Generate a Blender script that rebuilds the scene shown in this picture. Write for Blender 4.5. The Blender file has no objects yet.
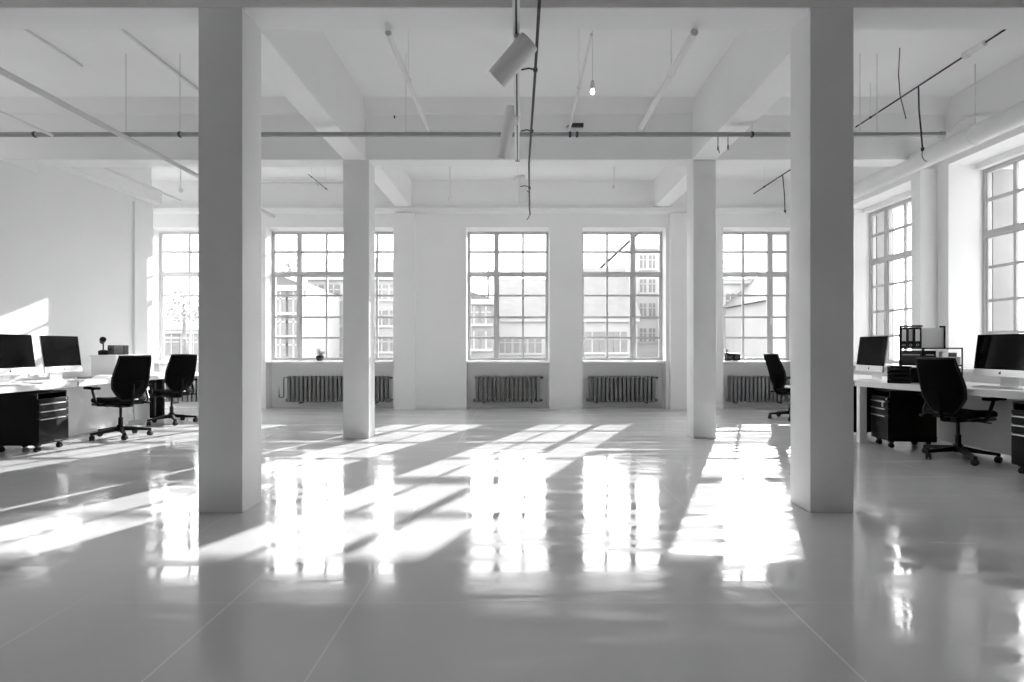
import bpy, bmesh, math, random
from mathutils import Vector, Matrix
random.seed(7)
SC = bpy.context.scene
COL = SC.collection
F, U, V, H = 530.0, 519.0, 347.0, 1.11          # focal length (px), vanishing point, eye height


def at(x, y, D):
    """world point that lies behind photograph pixel (x, y) at distance D along the room"""
    return Vector(((x - U) / F * D, D, H + (V - y) / F * D))


# ------------------------------------------------------------------ materials
def mat(name, col, rough=0.5, metal=0.0, noise=0.0, nscale=6.0, bump=0.0, bscale=40.0, spec=0.5, coat=0.0, stretch=None):
    m = bpy.data.materials.new(name)
    m.use_nodes = True
    nt = m.node_tree
    b = nt.nodes['Principled BSDF']
    c = (col, col, col, 1) if not isinstance(col, tuple) else (*col, 1)
    b.inputs['Base Color'].default_value = c
    b.inputs['Roughness'].default_value = rough
    b.inputs['Metallic'].default_value = metal
    b.inputs['Specular IOR Level'].default_value = spec
    b.inputs['Coat Weight'].default_value = coat
    if noise or bump:
        tc = nt.nodes.new('ShaderNodeTexCoord')
        src = tc.outputs['Object']
        if stretch:
            mp = nt.nodes.new('ShaderNodeMapping')
            mp.inputs['Scale'].default_value = stretch
            nt.links.new(src, mp.inputs['Vector'])
            src = mp.outputs['Vector']
        if noise:
            n = nt.nodes.new('ShaderNodeTexNoise')
            n.inputs['Scale'].default_value = nscale
            n.inputs['Detail'].default_value = 4
            nt.links.new(src, n.inputs['Vector'])
            r = nt.nodes.new('ShaderNodeMapRange')
            r.inputs['From Min'].default_value = 0.3
            r.inputs['From Max'].default_value = 0.7
            r.inputs['To Min'].default_value = c[0] * (1 - noise)
            r.inputs['To Max'].default_value = min(1, c[0] * (1 + noise))
            nt.links.new(n.outputs['Fac'], r.inputs['Value'])
            nt.links.new(r.outputs['Result'], b.inputs['Base Color'])
        if bump:
            n2 = nt.nodes.new('ShaderNodeTexNoise')
            n2.inputs['Scale'].default_value = bscale
            nt.links.new(src, n2.inputs['Vector'])
            bp = nt.nodes.new('ShaderNodeBump')
            bp.inputs['Strength'].default_value = bump
            bp.inputs['Distance'].default_value = 0.004
            nt.links.new(n2.outputs['Fac'], bp.inputs['Height'])
            nt.links.new(bp.outputs['Normal'], b.inputs['Normal'])
    return m


def glass_mat():
    m = bpy.data.materials.new('window_glass')
    m.use_nodes = True
    nt = m.node_tree
    nt.nodes.remove(nt.nodes['Principled BSDF'])
    tr = nt.nodes.new('ShaderNodeBsdfTransparent')
    tr.inputs['Color'].default_value = (0.93, 0.93, 0.93, 1)
    gl = nt.nodes.new('ShaderNodeBsdfGlossy')
    gl.inputs['Roughness'].default_value = 0.02
    fr = nt.nodes.new('ShaderNodeLayerWeight')
    fr.inputs['Blend'].default_value = 0.5
    pw = nt.nodes.new('ShaderNodeMath')
    pw.operation = 'POWER'
    pw.inputs[1].default_value = 5.0
    ma = nt.nodes.new('ShaderNodeMath')
    ma.operation = 'MULTIPLY_ADD'
    ma.inputs[1].default_value = 0.6
    ma.inputs[2].default_value = 0.03
    mx = nt.nodes.new('ShaderNodeMixShader')
    nt.links.new(fr.outputs['Facing'], pw.inputs[0])
    nt.links.new(pw.outputs[0], ma.inputs[0])
    nt.links.new(ma.outputs[0], mx.inputs[0])
    nt.links.new(tr.outputs[0], mx.inputs[1])
    nt.links.new(gl.outputs[0], mx.inputs[2])
    nt.links.new(mx.outputs[0], nt.nodes['Material Output'].inputs['Surface'])
    return m


def emit_mat(name, s):
    m = bpy.data.materials.new(name)
    m.use_nodes = True
    b = m.node_tree.nodes['Principled BSDF']
    b.inputs['Emission Color'].default_value = (1, 1, 1, 1)
    b.inputs['Emission Strength'].default_value = s
    return m


def floor_mat():
    m = bpy.data.materials.new('epoxy_floor')
    m.use_nodes = True
    nt = m.node_tree
    N, L = nt.nodes.new, nt.links.new
    b = nt.nodes['Principled BSDF']
    tc = N('ShaderNodeTexCoord')
    P = tc.outputs['Object']
    sep = N('ShaderNodeSeparateXYZ')
    L(P, sep.inputs[0])

    def math_(op, a, c=None):
        n = N('ShaderNodeMath')
        n.operation = op
        for i, v in enumerate((a, c)):
            if v is None:
                continue
            if hasattr(v, 'links') or hasattr(v, 'is_linked'):
                L(v, n.inputs[i])
            else:
                n.inputs[i].default_value = v
        return n.outputs[0]

    def line(coord, off, pitch, width):
        s = math_('ADD', coord, off)
        s = math_('DIVIDE', s, pitch)
        s = math_('FRACT', s)
        s = math_('SUBTRACT', s, 0.5)
        s = math_('ABSOLUTE', s)
        return math_('LESS_THAN', s, width / pitch / 2)
    def at_line(coord, c0, w_):
        return math_('LESS_THAN', math_('ABSOLUTE', math_('SUBTRACT', coord, c0)), w_)
    lx = None
    for c0 in (-4.4, -3.15, -1.92, -1.25, -0.71, 1.15, 2.40, 3.64):
        e_ = at_line(sep.outputs['X'], c0, 0.0040)
        lx = e_ if lx is None else math_('MAXIMUM', lx, e_)
    ly = line(sep.outputs['Y'], -2.30 + 1.22 / 2 + 12.2, 1.22, 0.004)
    # joints show only here and there
    nj = N('ShaderNodeTexNoise')
    nj.inputs['Scale'].default_value = 0.55
    nj.inputs['Detail'].default_value = 3
    L(P, nj.inputs['Vector'])
    jm = N('ShaderNodeMapRange')
    jm.inputs['From Min'].default_value = 0.34
    jm.inputs['From Max'].default_value = 0.64
    L(nj.outputs['Fac'], jm.inputs['Value'])
    js = math_('MULTIPLY', math_('MAXIMUM', lx, ly), jm.outputs[0])
    # cloudy trowel marks
    n1 = N('ShaderNodeTexNoise')
    n1.inputs['Scale'].default_value = 0.7
    n1.inputs['Detail'].default_value = 6
    n1.inputs['Distortion'].default_value = 0.6
    L(P, n1.inputs['Vector'])
    r1 = N('ShaderNodeMapRange')
    r1.inputs['From Min'].default_value = 0.25
    r1.inputs['From Max'].default_value = 0.75
    r1.inputs['To Min'].default_value = FLOOR_C * 0.92
    r1.inputs['To Max'].default_value = FLOOR_C * 1.08
    L(n1.outputs['Fac'], r1.inputs['Value'])
    mix = N('ShaderNodeMix')
    mix.data_type = 'RGBA'
    L(js, mix.inputs['Factor'])
    L(r1.outputs[0], mix.inputs['A'])
    mix.inputs['B'].default_value = (0.85, 0.85, 0.85, 1)
    L(mix.outputs['Result'], b.inputs['Base Color'])
    # scuffs: long streaks with a rougher finish
    mp = N('ShaderNodeMapping')
    mp.inputs['Rotation'].default_value = (0, 0, math.radians(-32))
    mp.inputs['Scale'].default_value = (0.5, 5.0, 1)
    L(P, mp.inputs['Vector'])
    n2 = N('ShaderNodeTexNoise')
    n2.inputs['Scale'].default_value = 1.6
    n2.inputs['Detail'].default_value = 5
    n2.inputs['Distortion'].default_value = 0.4
    L(mp.outputs[0], n2.inputs['Vector'])
    r2 = N('ShaderNodeMapRange')
    r2.inputs['From Min'].default_value = 0.42
    r2.inputs['From Max'].default_value = 0.75
    r2.inputs['To Min'].default_value = 0.04
    r2.inputs['To Max'].default_value = 0.30
    L(n2.outputs['Fac'], r2.inputs['Value'])
    L(r2.outputs[0], b.inputs['Roughness'])
    b.inputs['IOR'].default_value = 1.5
    b.inputs['Specular IOR Level'].default_value = 0.48
    # slow waves in the poured surface
    mp3 = N('ShaderNodeMapping')
    mp3.inputs['Scale'].default_value = (1.0, 0.8, 1)
    L(P, mp3.inputs['Vector'])
    n3 = N('ShaderNodeTexNoise')
    n3.inputs['Scale'].default_value = 2.6
    n3.inputs['Detail'].default_value = 2.0
    L(mp3.outputs[0], n3.inputs['Vector'])
    bp = N('ShaderNodeBump')
    bp.inputs['Strength'].default_value = 1.0
    bp.inputs['Distance'].default_value = 0.0034
    L(n3.outputs['Fac'], bp.inputs['Height'])
    bs = N('ShaderNodeBump')
    bs.inputs['Strength'].default_value = 0.5
    bs.inputs['Distance'].default_value = 0.0012
    n4 = N('ShaderNodeTexNoise')
    n4.inputs['Scale'].default_value = 5.0
    n4.inputs['Detail'].default_value = 4.0
    L(mp.outputs[0], n4.inputs['Vector'])
    L(math_('MULTIPLY', n4.outputs['Fac'], n2.outputs['Fac']), bs.inputs['Height'])
    L(bp.outputs['Normal'], bs.inputs['Normal'])
    L(bs.outputs['Normal'], b.inputs['Normal'])
    return m


FLOOR_C = 0.60
M = dict(
    wall=mat('wall_paint', 0.88, 0.65, noise=0.012, nscale=1.5, bump=0.08, bscale=60),
    ceil=mat('ceiling_paint', 0.89, 0.7, noise=0.015, nscale=1.2, bump=0.08, bscale=50),
    beam=mat('beam_paint', 0.87, 0.6, noise=0.015, nscale=2, bump=0.1, bscale=40),
    column=mat('column_paint', 0.83, 0.55, noise=0.02, nscale=2.5, bump=0.12, bscale=30),
    backwall=mat('rear_wall_paint', 0.55, 0.8, noise=0.05),
    trim=mat('trim_paint', 0.82, 0.4, noise=0.01),
    frame=mat('window_frame_paint', 0.52, 0.4, noise=0.02),
    floor=floor_mat(),
    glass=glass_mat(),
    iron=mat('radiator_enamel', 0.19, 0.38, noise=0.06, nscale=15),
    pipe=mat('painted_pipe', 0.60, 0.4, noise=0.04, nscale=8),
    pipelight=mat('white_conduit', 0.78, 0.4, noise=0.02),
    pipedark=mat('grey_steel_pipe', 0.34, 0.35, noise=0.08, nscale=10, metal=0.3),
    black=mat('black_plastic', 0.006, 0.42, spec=0.3, noise=0.1, nscale=20),
    blackmetal=mat('black_lacquered_steel', 0.005, 0.4, spec=0.2, noise=0.1, nscale=12),
    fabric=mat('black_seat_fabric', 0.010, 0.8, noise=0.2, nscale=120, bump=0.3, bscale=350, spec=0.05),
    mesh=mat('black_mesh_weave', 0.005, 0.85, noise=0.25, nscale=160, bump=0.3, bscale=400, spec=0.04),
    cable=mat('black_cable', 0.02, 0.5, noise=0.1),
    steel=mat('brushed_steel', 0.6, 0.3, metal=1.0, noise=0.05, nscale=30),
    alu=mat('satin_aluminium', 0.72, 0.32, metal=0.55, noise=0.02, nscale=30),
    screen=mat('black_screen_glass', 0.003, 0.08, noise=0.05, spec=0.07),
    desk=mat('white_laminate', 0.80, 0.28, noise=0.01, nscale=3),
    white=mat('white_lacquer', 0.80, 0.35, noise=0.01),
    paper=mat('white_paper', 0.86, 0.8, noise=0.02, nscale=10),
    keys=mat('grey_keycaps', 0.55, 0.5, noise=0.04, nscale=30),
    dgrey=mat('dark_grey_plastic', 0.05, 0.45, noise=0.1, nscale=20),
    mgrey=mat('mid_grey_cloth', 0.22, 0.6, noise=0.1, nscale=60),
    rubber=mat('black_rubber', 0.02, 0.7, noise=0.1),
    bulb=emit_mat('lit_bulb', 20.0),
    fac_a=mat('pale_render_facade', 0.46, 0.8, noise=0.06, nscale=0.6),
    fac_b=mat('brick_facade', 0.32, 0.85, noise=0.12, nscale=1.2),
    fac_c=mat('stone_facade', 0.55, 0.8, noise=0.06, nscale=0.7),
    rooft=mat('slate_roof', 0.17, 0.6, noise=0.12, nscale=1.8),
    roofl=mat('zinc_roof', 0.15, 0.5, noise=0.06, nscale=0.8),
    extwin=mat('facade_window_glass', 0.25, 0.25, noise=0.1),
    extgnd=mat('street_asphalt', 0.10, 0.9, noise=0.1, nscale=0.3),
    leaf=mat('tree_leaves', 0.42, 0.8, noise=0.3, nscale=3),
    bark=mat('tree_bark', 0.2, 0.9, noise=0.2),
    terracotta=mat('glazed_black_pot', 0.012, 0.3, noise=0.1),
)


# ------------------------------------------------------------------ mesh builder
class MB:
    def __init__(self):
        self.bm = bmesh.new()

    def box(self, x0, x1, y0, y1, z0, z1, bevel=0.0, seg=2, mtx=None):
        c = Matrix.Translation(((x0 + x1) / 2, (y0 + y1) / 2, (z0 + z1) / 2)) @ Matrix.Diagonal((abs(x1 - x0), abs(y1 - y0), abs(z1 - z0), 1))
        if mtx is not None:
            c = mtx @ c
        r = bmesh.ops.create_cube(self.bm, size=1.0, matrix=c)
        if bevel:
            es = list({e for v in r['verts'] for e in v.link_edges})
            bmesh.ops.bevel(self.bm, geom=es, offset=bevel, segments=seg, affect='EDGES', profile=0.6)
        return self

    def tube(self, pts, r, n=10, r1=None, cap=True):
        pts = [Vector(p) for p in pts]
        k = len(pts)
        rings = []
        ref = None
        for i, p in enumerate(pts):
            if i == 0:
                d = pts[1] - pts[0]
            elif i == k - 1:
                d = pts[-1] - pts[-2]
            else:
                d = (pts[i + 1] - p).normalized() + (p - pts[i - 1]).normalized()
            d.normalize()
            if ref is None:
                ref = Vector((0, 0, 1)) if abs(d.z) < 0.9 else Vector((1, 0, 0))
            a = d.cross(ref).normalized()
            b = d.cross(a).normalized()
            ref = b.cross(d) if False else ref
            rr = r if r1 is None else r + (r1 - r) * i / (k - 1)
            rings.append([self.bm.verts.new(p + (a * math.cos(t) + b * math.sin(t)) * rr)
                          for t in (2 * math.pi * j / n for j in range(n))])
        for i in range(k - 1):
            for j in range(n):
                self.bm.faces.new((rings[i][j], rings[i][(j + 1) % n], rings[i + 1][(j + 1) % n], rings[i + 1][j]))
        if cap:
            self.bm.faces.new(rings[0][::-1])
            self.bm.faces.new(rings[-1])
        return self

    def lathe(self, prof, c=(0, 0, 0), n=20, mtx=None):
        """profile of (radius, height) turned round z"""
        rings = []
        for r, z in prof:
            ring = []
            for j in range(n):
                t = 2 * math.pi * j / n
                p = Vector((r * math.cos(t), r * math.sin(t), z))
                if mtx is not None:
                    p = mtx @ p
                ring.append(self.bm.verts.new(p + Vector(c)))
            rings.append(ring)
        for i in range(len(rings) - 1):
            for j in range(n):
                self.bm.faces.new((rings[i][j], rings[i][(j + 1) % n], rings[i + 1][(j + 1) % n], rings[i + 1][j]))
        self.bm.faces.new(rings[0][::-1])
        self.bm.faces.new(rings[-1])
        return self

    def prism(self, poly, vec):
        """closed polygon of 3-D points pushed along vec"""
        vec = Vector(vec)
        a = [self.bm.verts.new(Vector(p)) for p in poly]
        b = [self.bm.verts.new(Vector(p) + vec) for p in poly]
        n = len(a)
        for i in range(n):
            self.bm.faces.new((a[i], a[(i + 1) % n], b[(i + 1) % n], b[i]))
        self.bm.faces.new(a[::-1])
        self.bm.faces.new(b)
        return self

    def sheet(self, fn, nu, nv, thick):
        """closed curved panel: fn(u, v) -> (point, normal)"""
        fr, bk = [], []
        for i in range(nu + 1):
            rf, rb = [], []
            for j in range(nv + 1):
                p, nn = fn(i / nu, j / nv)
                rf.append(self.bm.verts.new(p + nn * thick / 2))
                rb.append(self.bm.verts.new(p - nn * thick / 2))
            fr.append(rf)
            bk.append(rb)
        fc = self.bm.faces.new
        for i in range(nu):
            for j in range(nv):
                fc((fr[i][j], fr[i + 1][j], fr[i + 1][j + 1], fr[i][j + 1]))
                fc((bk[i][j], bk[i][j + 1], bk[i + 1][j + 1], bk[i + 1][j]))
        for i in range(nu):
            fc((fr[i][0], bk[i][0], bk[i + 1][0], fr[i + 1][0]))
            fc((fr[i][nv], fr[i + 1][nv], bk[i + 1][nv], bk[i][nv]))
        for j in range(nv):
            fc((fr[0][j], fr[0][j + 1], bk[0][j + 1], bk[0][j]))
            fc((fr[nu][j], bk[nu][j], bk[nu][j + 1], fr[nu][j + 1]))
        return self

    def build(self, name, m, parent=None, smooth=True, world=False):
        bmesh.ops.recalc_face_normals(self.bm, faces=self.bm.faces[:])
        me = bpy.data.meshes.new(name)
        self.bm.to_mesh(me)
        self.bm.free()
        if smooth:
            me.polygons.foreach_set('use_smooth', [True] * len(me.polygons))
            me.set_sharp_from_angle(angle=math.radians(32))
        me.materials.append(M[m] if isinstance(m, str) else m)
        o = bpy.data.objects.new(name, me)
        COL.objects.link(o)
        if parent is not None:
            o.parent = parent
            if world:                                   # mesh was written in room coordinates
                par = parent
                T = Matrix.Identity(4)
                while par is not None:
                    T = par.matrix_basis @ T
                    par = par.parent
                o.matrix_basis = T.inverted()
        return o


def tag(o, label, cat, group=None, kind=None):
    o['label'] = label
    o['category'] = cat
    if group:
        o['group'] = group
    if kind:
        o['kind'] = kind
    return o


def empty(name, loc, rz, label, cat, group=None, kind=None):
    o = bpy.data.objects.new(name, None)
    o.empty_display_size = 0.1
    COL.objects.link(o)
    o.location = loc
    o.rotation_euler = (0, 0, rz)
    return tag(o, label, cat, group, kind)


def copy_tree(o, parent=None):
    c = o.copy()
    COL.objects.link(c)
    c.parent = parent
    for ch in o.children:
        copy_tree(ch, c)
    return c


# ------------------------------------------------------------------ the room
XL, XR, YB, ZC = -5.85, 5.17, 9.52, 4.10
YG, XG = 9.80, 5.62                      # glass planes
SILL, HEAD = 0.86, 3.24
OPEN = [(-6.62, -5.10), (-4.55, -2.26), (-0.945, 0.545), (1.14, 2.64), (3.67, 4.98)]
YO_ = 9.87                                # outer face of the window wall
ROPEN = [(6.92, 8.44), (4.86, 6.38)]

tag(MB().box(-7.5, 5.3, -7, 9.74, -0.25, 0).build('floor', 'floor'), 'glossy pale grey poured floor with faint joints', 'floor', kind='structure')
tag(MB().box(-7.5, 6.0, -7, YO_, ZC, ZC + 0.3).build('ceiling', 'ceil'), 'white painted ceiling between the beams', 'ceiling', kind='structure')

w = MB()
edges = [-7.5] + [e for p in OPEN for e in p] + [5.17]
for i in range(0, len(edges), 2):
    w.box(edges[i], edges[i + 1], YB, YO_, 0, ZC)
for a, b in OPEN:
    w.box(a, b, YB, YO_, HEAD + 0.02, ZC)
    w.box(a, b, 9.74, YO_, 0, SILL - 0.04)
w.box(-2.22, -1.85, 9.44, YB, 0, 3.50)
w.box(2.70, 3.10, 9.44, YB, 0, 3.50)
tag(w.build('wall_back', 'wall'), 'white window wall with pilasters facing the camera', 'wall', kind='structure')

w = MB()
w.box(XL - 1.0, XL, -7, 6.44, 0, 3.22)
w.box(XL - 1.0, XL, 6.44, 8.23, 0, 3.38)
w.box(-7.0, -6.85, -7, 6.55, 3.38, ZC)
w.box(-7.0, XL, 6.55, 8.23, 3.38, ZC)
w.box(-7.5, XL, 8.23, 8.43, 0, ZC)
w.box(-7.7, -7.5, 8.23, YO_, 0, ZC)
w.box(XL, XL + 0.03, 8.03, 8.43, 0, 3.32)
tag(w.build('wall_left', 'wall'), 'white side wall behind the two computers, window light falling on it', 'wall', kind='structure')

w = MB()
ys = [-7] + [e for p in sorted(ROPEN) for e in p] + [YO_]
for i in range(0, len(ys), 2):
    w.box(XR, 5.95, ys[i], ys[i + 1], 0, ZC)
for a, b in ROPEN:
    w.box(XR, 5.95, a, b, 3.31, ZC)
    w.box(5.50, 5.95, a, b, HEAD + 0.0, 3.31)
    w.box(5.42, 5.95, a, b, 0, SILL - 0.04)
w.box(4.96, XR, 6.55, 6.70, 0, 3.31)
tag(w.build('wall_right', 'wall'), 'white side wall with deep window niches and a slim pier', 'wall', kind='structure')
tag(MB().box(-6.2, 5.95, -7.2, -7, 0, ZC).build('wall_front', 'backwall'), 'plain wall behind the camera', 'wall', kind='structure')

tag(MB().box(XL, XL + 0.018, -7, 8.02, 0, 0.10, 0.004).build('baseboard_left', 'trim'), 'white skirting board along the wall behind the two computers', 'baseboard', kind='structure')
b = MB()
for x0, x1 in ((-2.26, -2.22), (-1.85, -0.945), (0.545, 1.14), (2.64, 2.70), (3.10, 3.67)):
    b.box(x0, x1, YB - 0.012, YB, 0, 0.06, 0.003)
tag(b.build('baseboard_back', 'trim'), 'low white skirting along the window wall', 'baseboard', kind='structure')
t = MB()
t.prism([(-7.5, YB, 3.50), (-7.5, YB - 0.07, 3.53), (-7.5, YB - 0.09, 3.58), (-7.5, YB - 0.09, 3.60), (-7.5, YB, 3.60)], (5.17 + 7.5, 0, 0))
tag(t.build('trim_1', 'trim', smooth=False), 'white cornice ledge above the tall windows', 'trim', kind='structure')
tag(MB().box(XL, XL + 0.17, 6.68, 8.43, 3.38, 3.60).build('trim_2', 'beam'), 'white downstand along the top of the side wall', 'trim', kind='structure')

# ---- columns and beams
Y1, Y2 = 3.544, 6.43
ZB = 3.38


def column(x0, x1, y, d, label):
    c = MB().box(x0, x1, y, y + d, 0, ZB, 0.008, 2)
    o = tag(c.build('column', 'column'), label, 'column', 'square white columns')
    return o


column(-2.146, -1.849, Y1, 0.262, 'large white square column nearest the camera on the side of the two computers')
column(1.947, 2.240, Y1, 0.262, 'large white square column nearest the camera on the side of the binder shelf')
column(-2.135, -1.820, Y2, 0.262, 'white square column further back in front of the widest window, one face sunlit')
column(2.117, 2.390, Y2, 0.262, 'slim white square column further back beside the lone chair')


def beam(label, x0, x1, y0, y1, z0, haunch=False):
    c = MB().box(x0, x1, y0, y1, z0, ZC, 0.006, 1)
    if haunch:
        c.prism([(x0, y0, ZC - 0.17), (x0, y0 - 0.02, ZC - 0.16), (x0, y0 - 0.10, ZC), (x0, y0, ZC)], (x1 - x0, 0, 0))
    tag(c.build('ceiling_beam', 'beam', smooth=False), label, 'beam', 'white ceiling beams', 'structure')


beam('white cross beam over the two nearest columns', -6.85, XR, Y1, Y1 + 0.25, ZB)
beam('white cross beam over the two columns further back', -6.85, XR, Y2, Y2 + 0.25, ZB, True)
beam('white lengthways beam joining the column pair on the computer side', -2.13, -1.86, Y1 + 0.25, Y2 - 0.0, ZB + 0.002)
beam('white lengthways beam joining the column pair on the binder side', 2.10, 2.39, Y1 + 0.25, Y2 - 0.0, ZB + 0.002)
beam('shallow white beam from the sunlit column to the window wall', -2.20, -1.93, Y2 + 0.25, YB, 3.61)
beam('shallow white beam from the slim column to the window wall', 2.42, 2.69, Y2 + 0.25, YB, 3.61)


# ---- windows (local: u across, depth towards outside, z up)
def window(n, name_label, u0, u1, plane, thick, thin, side=False):
    root = empty('window_%d' % n, (0, 0, 0), 0, name_label, 'window', kind='structure')

    def bx(mb, a, b_, d0, d1, z0, z1, bev=0.003):
        if side:
            mb.box(plane + d0, plane + d1, a, b_, z0, z1, bev, 1)
        else:
            mb.box(a, b_, plane + d0, plane + d1, z0, z1, bev, 1)
    fr = MB()
    z0, z1 = SILL, HEAD
    fw = 0.040
    bx(fr, u0, u0 + fw, -0.04, 0.04, z0, z1)
    bx(fr, u1 - fw, u1, -0.04, 0.04, z0, z1)
    bx(fr, u0 + fw, u1 - fw, -0.04, 0.04, z1 - fw, z1)
    bx(fr, u0 + fw, u1 - fw, -0.04, 0.04, z0, z0 + 0.038)
    zt = 2.455
    bx(fr, u0 + fw, u1 - fw, -0.045, 0.045, zt - 0.033, zt + 0.033)
    for t_ in thick:
        bx(fr, t_ - 0.036, t_ + 0.036, -0.04, 0.04, z0 + 0.038, z1 - fw)
    fr.build('window_frame', 'frame', root)
    # casement rims below the transom and glazing bars
    mu = MB()
    bars = sorted([u0 + fw] + [x for t_ in thick for x in (t_ - 0.036, t_ + 0.036)] + [u1 - fw])
    for i in range(0, len(bars), 2):
        a, b_ = bars[i], bars[i + 1]
        for zz0, zz1, rim in ((z0 + 0.038, zt - 0.033, 0.016), (zt + 0.033, z1 - fw, 0.010)):
            bx(mu, a, a + rim, -0.025, 0.025, zz0, zz1, 0)
            bx(mu, b_ - rim, b_, -0.025, 0.025, zz0, zz1, 0)
            bx(mu, a + rim, b_ - rim, -0.025, 0.025, zz0, zz0 + rim, 0)
            bx(mu, a + rim, b_ - rim, -0.025, 0.025, zz1 - rim, zz1, 0)
            for h in ([2.06, 1.66, 1.28] if zz0 < 2 else [2.866]):
                bx(mu, a + rim, b_ - rim, -0.014, 0.014, h - (0.017 if zz0 < 2 else 0.021), h + (0.017 if zz0 < 2 else 0.021), 0)
            for t_ in thin:
                if a < t_ < b_:
                    bx(mu, t_ - (0.017 if zz0 < 2 else 0.021), t_ + (0.017 if zz0 < 2 else 0.021), -0.016, 0.016, zz0 + rim, zz1 - rim, 0)
    mu.build('glazing_bars', 'frame', root, smooth=False)
    gl = MB()
    bx(gl, u0 + fw * 0.5, u1 - fw * 0.5, -0.003, 0.003, z0 + 0.03, z1 - 0.02, 0)
    gl.build('glazing', 'glass', root, smooth=False)
    si = MB()
    if side:
        si.box(XR - 0.03, plane - 0.03, u0 + 0.002, u1 - 0.002, SILL - 0.04, SILL - 0.002, 0.006)
    else:
        si.box(u0 + 0.002, u1 - 0.002, YB - 0.05, plane - 0.03, SILL - 0.04, SILL - 0.002, 0.006)
    si.build('window_sill', 'trim', root)
    if side:
        rv = MB()
        rv.box(plane + 0.06, 5.951, u1 - 0.03, u1 - 0.0005, SILL, HEAD)
        rv.box(plane + 0.06, 5.951, u0 + 0.0005, u0 + 0.03, SILL, HEAD)
        rv.build('outer_reveal', 'fac_b', root, smooth=False)
    hd = MB()
    bx(hd, u0 + (u1 - u0) * 0.5 - 0.02, u0 + (u1 - u0) * 0.5 + 0.02, -0.06, -0.025, 1.45, 1.47, 0.003) if False else None
    for t_ in thick[:1]:
        bx(hd, t_ - 0.012, t_ + 0.012, -0.062, -0.04, 1.52, 1.66, 0.004)
    if thick:
        hd.build('window_handle', 'alu', root)
    return root


window(1, 'white gridded window in the recess beyond the side wall', *OPEN[0], YG, [-5.62], [-6.08])
window(2, 'widest white gridded window with a small black pot on its sill', *OPEN[1], YG, [-4.05, -3.05], [-3.55, -2.62])
window(3, 'white gridded window with its wide mullion by the first pane column', *OPEN[2], YG, [-0.414], [0.074])
window(4, 'white gridded window showing the slanting crane arm outside', *OPEN[3], YG, [2.10], [1.627])
window(5, 'white gridded window with two black boxes on its sill', *OPEN[4], YG, [4.63], [4.14])
window(6, 'tall side window beyond the slim pier, above the binders', *ROPEN[0], XG, [8.07, 7.30], [7.70], True)
window(7, 'tall side window above the nearer computer', *ROPEN[1], XG, [5.62], [5.99, 5.25], True)

for n_, (a_, b_) in enumerate(ROPEN[2:]):
    window(8 + n_, ['side window next to the one above the nearer computer', 'second side window past the one above the nearer computer', 'third side window past the one above the nearer computer'][n_],
           a_, b_, XG, [a_ + 0.76], [a_ + 0.39, a_ + 1.13], True)

# ------------------------------------------------------------------ radiators
def radiator(x0, x1, n, label, tall_valve=False):
    r = empty('radiator', ((x0 + x1) / 2, 9.63, 0), 0, label, 'radiator', 'ribbed dark radiators under the windows')
    body = MB()
    z0, z1 = 0.115, 0.585
    p = (x1 - x0) / n
    for i in range(n):
        cx = x0 + p * (i + 0.5) - (x0 + x1) / 2
        for dy in (-0.045, 0.0, 0.045):
            body.box(cx - p * 0.33, cx + p * 0.33, dy - 0.017, dy + 0.017, z0 + 0.02, z1 - 0.02, 0.008, 2)
        body.box(cx - p * 0.40, cx + p * 0.40, -0.066, 0.066, z1 - 0.055, z1, 0.02, 2)
        body.box(cx - p * 0.40, cx + p * 0.40, -0.066, 0.066, z0, z0 + 0.038, 0.02, 2)
    hw = (x1 - x0) / 2
    body.tube([(-hw - 0.005, 0, z1 - 0.03), (hw + 0.005, 0, z1 - 0.03)], 0.022, 10)
    body.tube([(-hw - 0.005, 0, z0 + 0.03), (hw + 0.005, 0, z0 + 0.03)], 0.022, 10)
    body.build('ribbed_body', 'iron', r)
    for s in (-1, 1):
        MB().box(s * hw * 0.75 - 0.012, s * hw * 0.75 + 0.012, -0.06, 0.10, z0 - 0.03, z0 - 0.001, 0.003).build('wall_bracket', 'iron', r)
        MB().lathe([(0.026, 0), (0.03, 0.006), (0.03, 0.02), (0.02, 0.03)], (s * (hw + 0.005), 0, z0 + 0.03), 12,
                   Matrix.Rotation(s * math.pi / 2, 4, 'Y')).build('end_plug', 'iron', r)
    MB().tube([(hw + 0.005, 0, z1 - 0.03), (hw + 0.05, 0, z1 - 0.03), (hw + 0.055, 0.02, z1 - 0.03), (hw + 0.055, 0.105, z1 - 0.03)], 0.011, 8).build('supply_pipe', 'iron', r)
    MB().tube([(hw + 0.005, 0, z0 + 0.03), (hw + 0.05, 0, z0 + 0.03), (hw + 0.055, 0.02, z0 + 0.03), (hw + 0.055, 0.105, z0 + 0.03)], 0.011, 8).build('return_pipe', 'iron', r)
    v = MB().lathe([(0.016, 0), (0.02, 0.01), (0.02, 0.035), (0.012, 0.05)], (hw + 0.035, 0, z1 - 0.03), 12, Matrix.Rotation(math.pi / 2, 4, 'X')).build('valve', 'dgrey', r)
    if tall_valve:
        MB().tube([(-hw - 0.005, 0, z1 - 0.03), (-hw - 0.07, 0, z1 - 0.03), (-hw - 0.075, 0, z1 - 0.05), (-hw - 0.075, 0, z0 + 0.10),
                   (-hw - 0.09, 0, z0 + 0.08), (-hw - 0.15, 0, z0 + 0.08), (-hw - 0.16, 0, z0 + 0.10), (-hw - 0.16, 0, z1 - 0.17)], 0.011, 8).build('bypass_pipe', 'iron', r)
    return r


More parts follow.
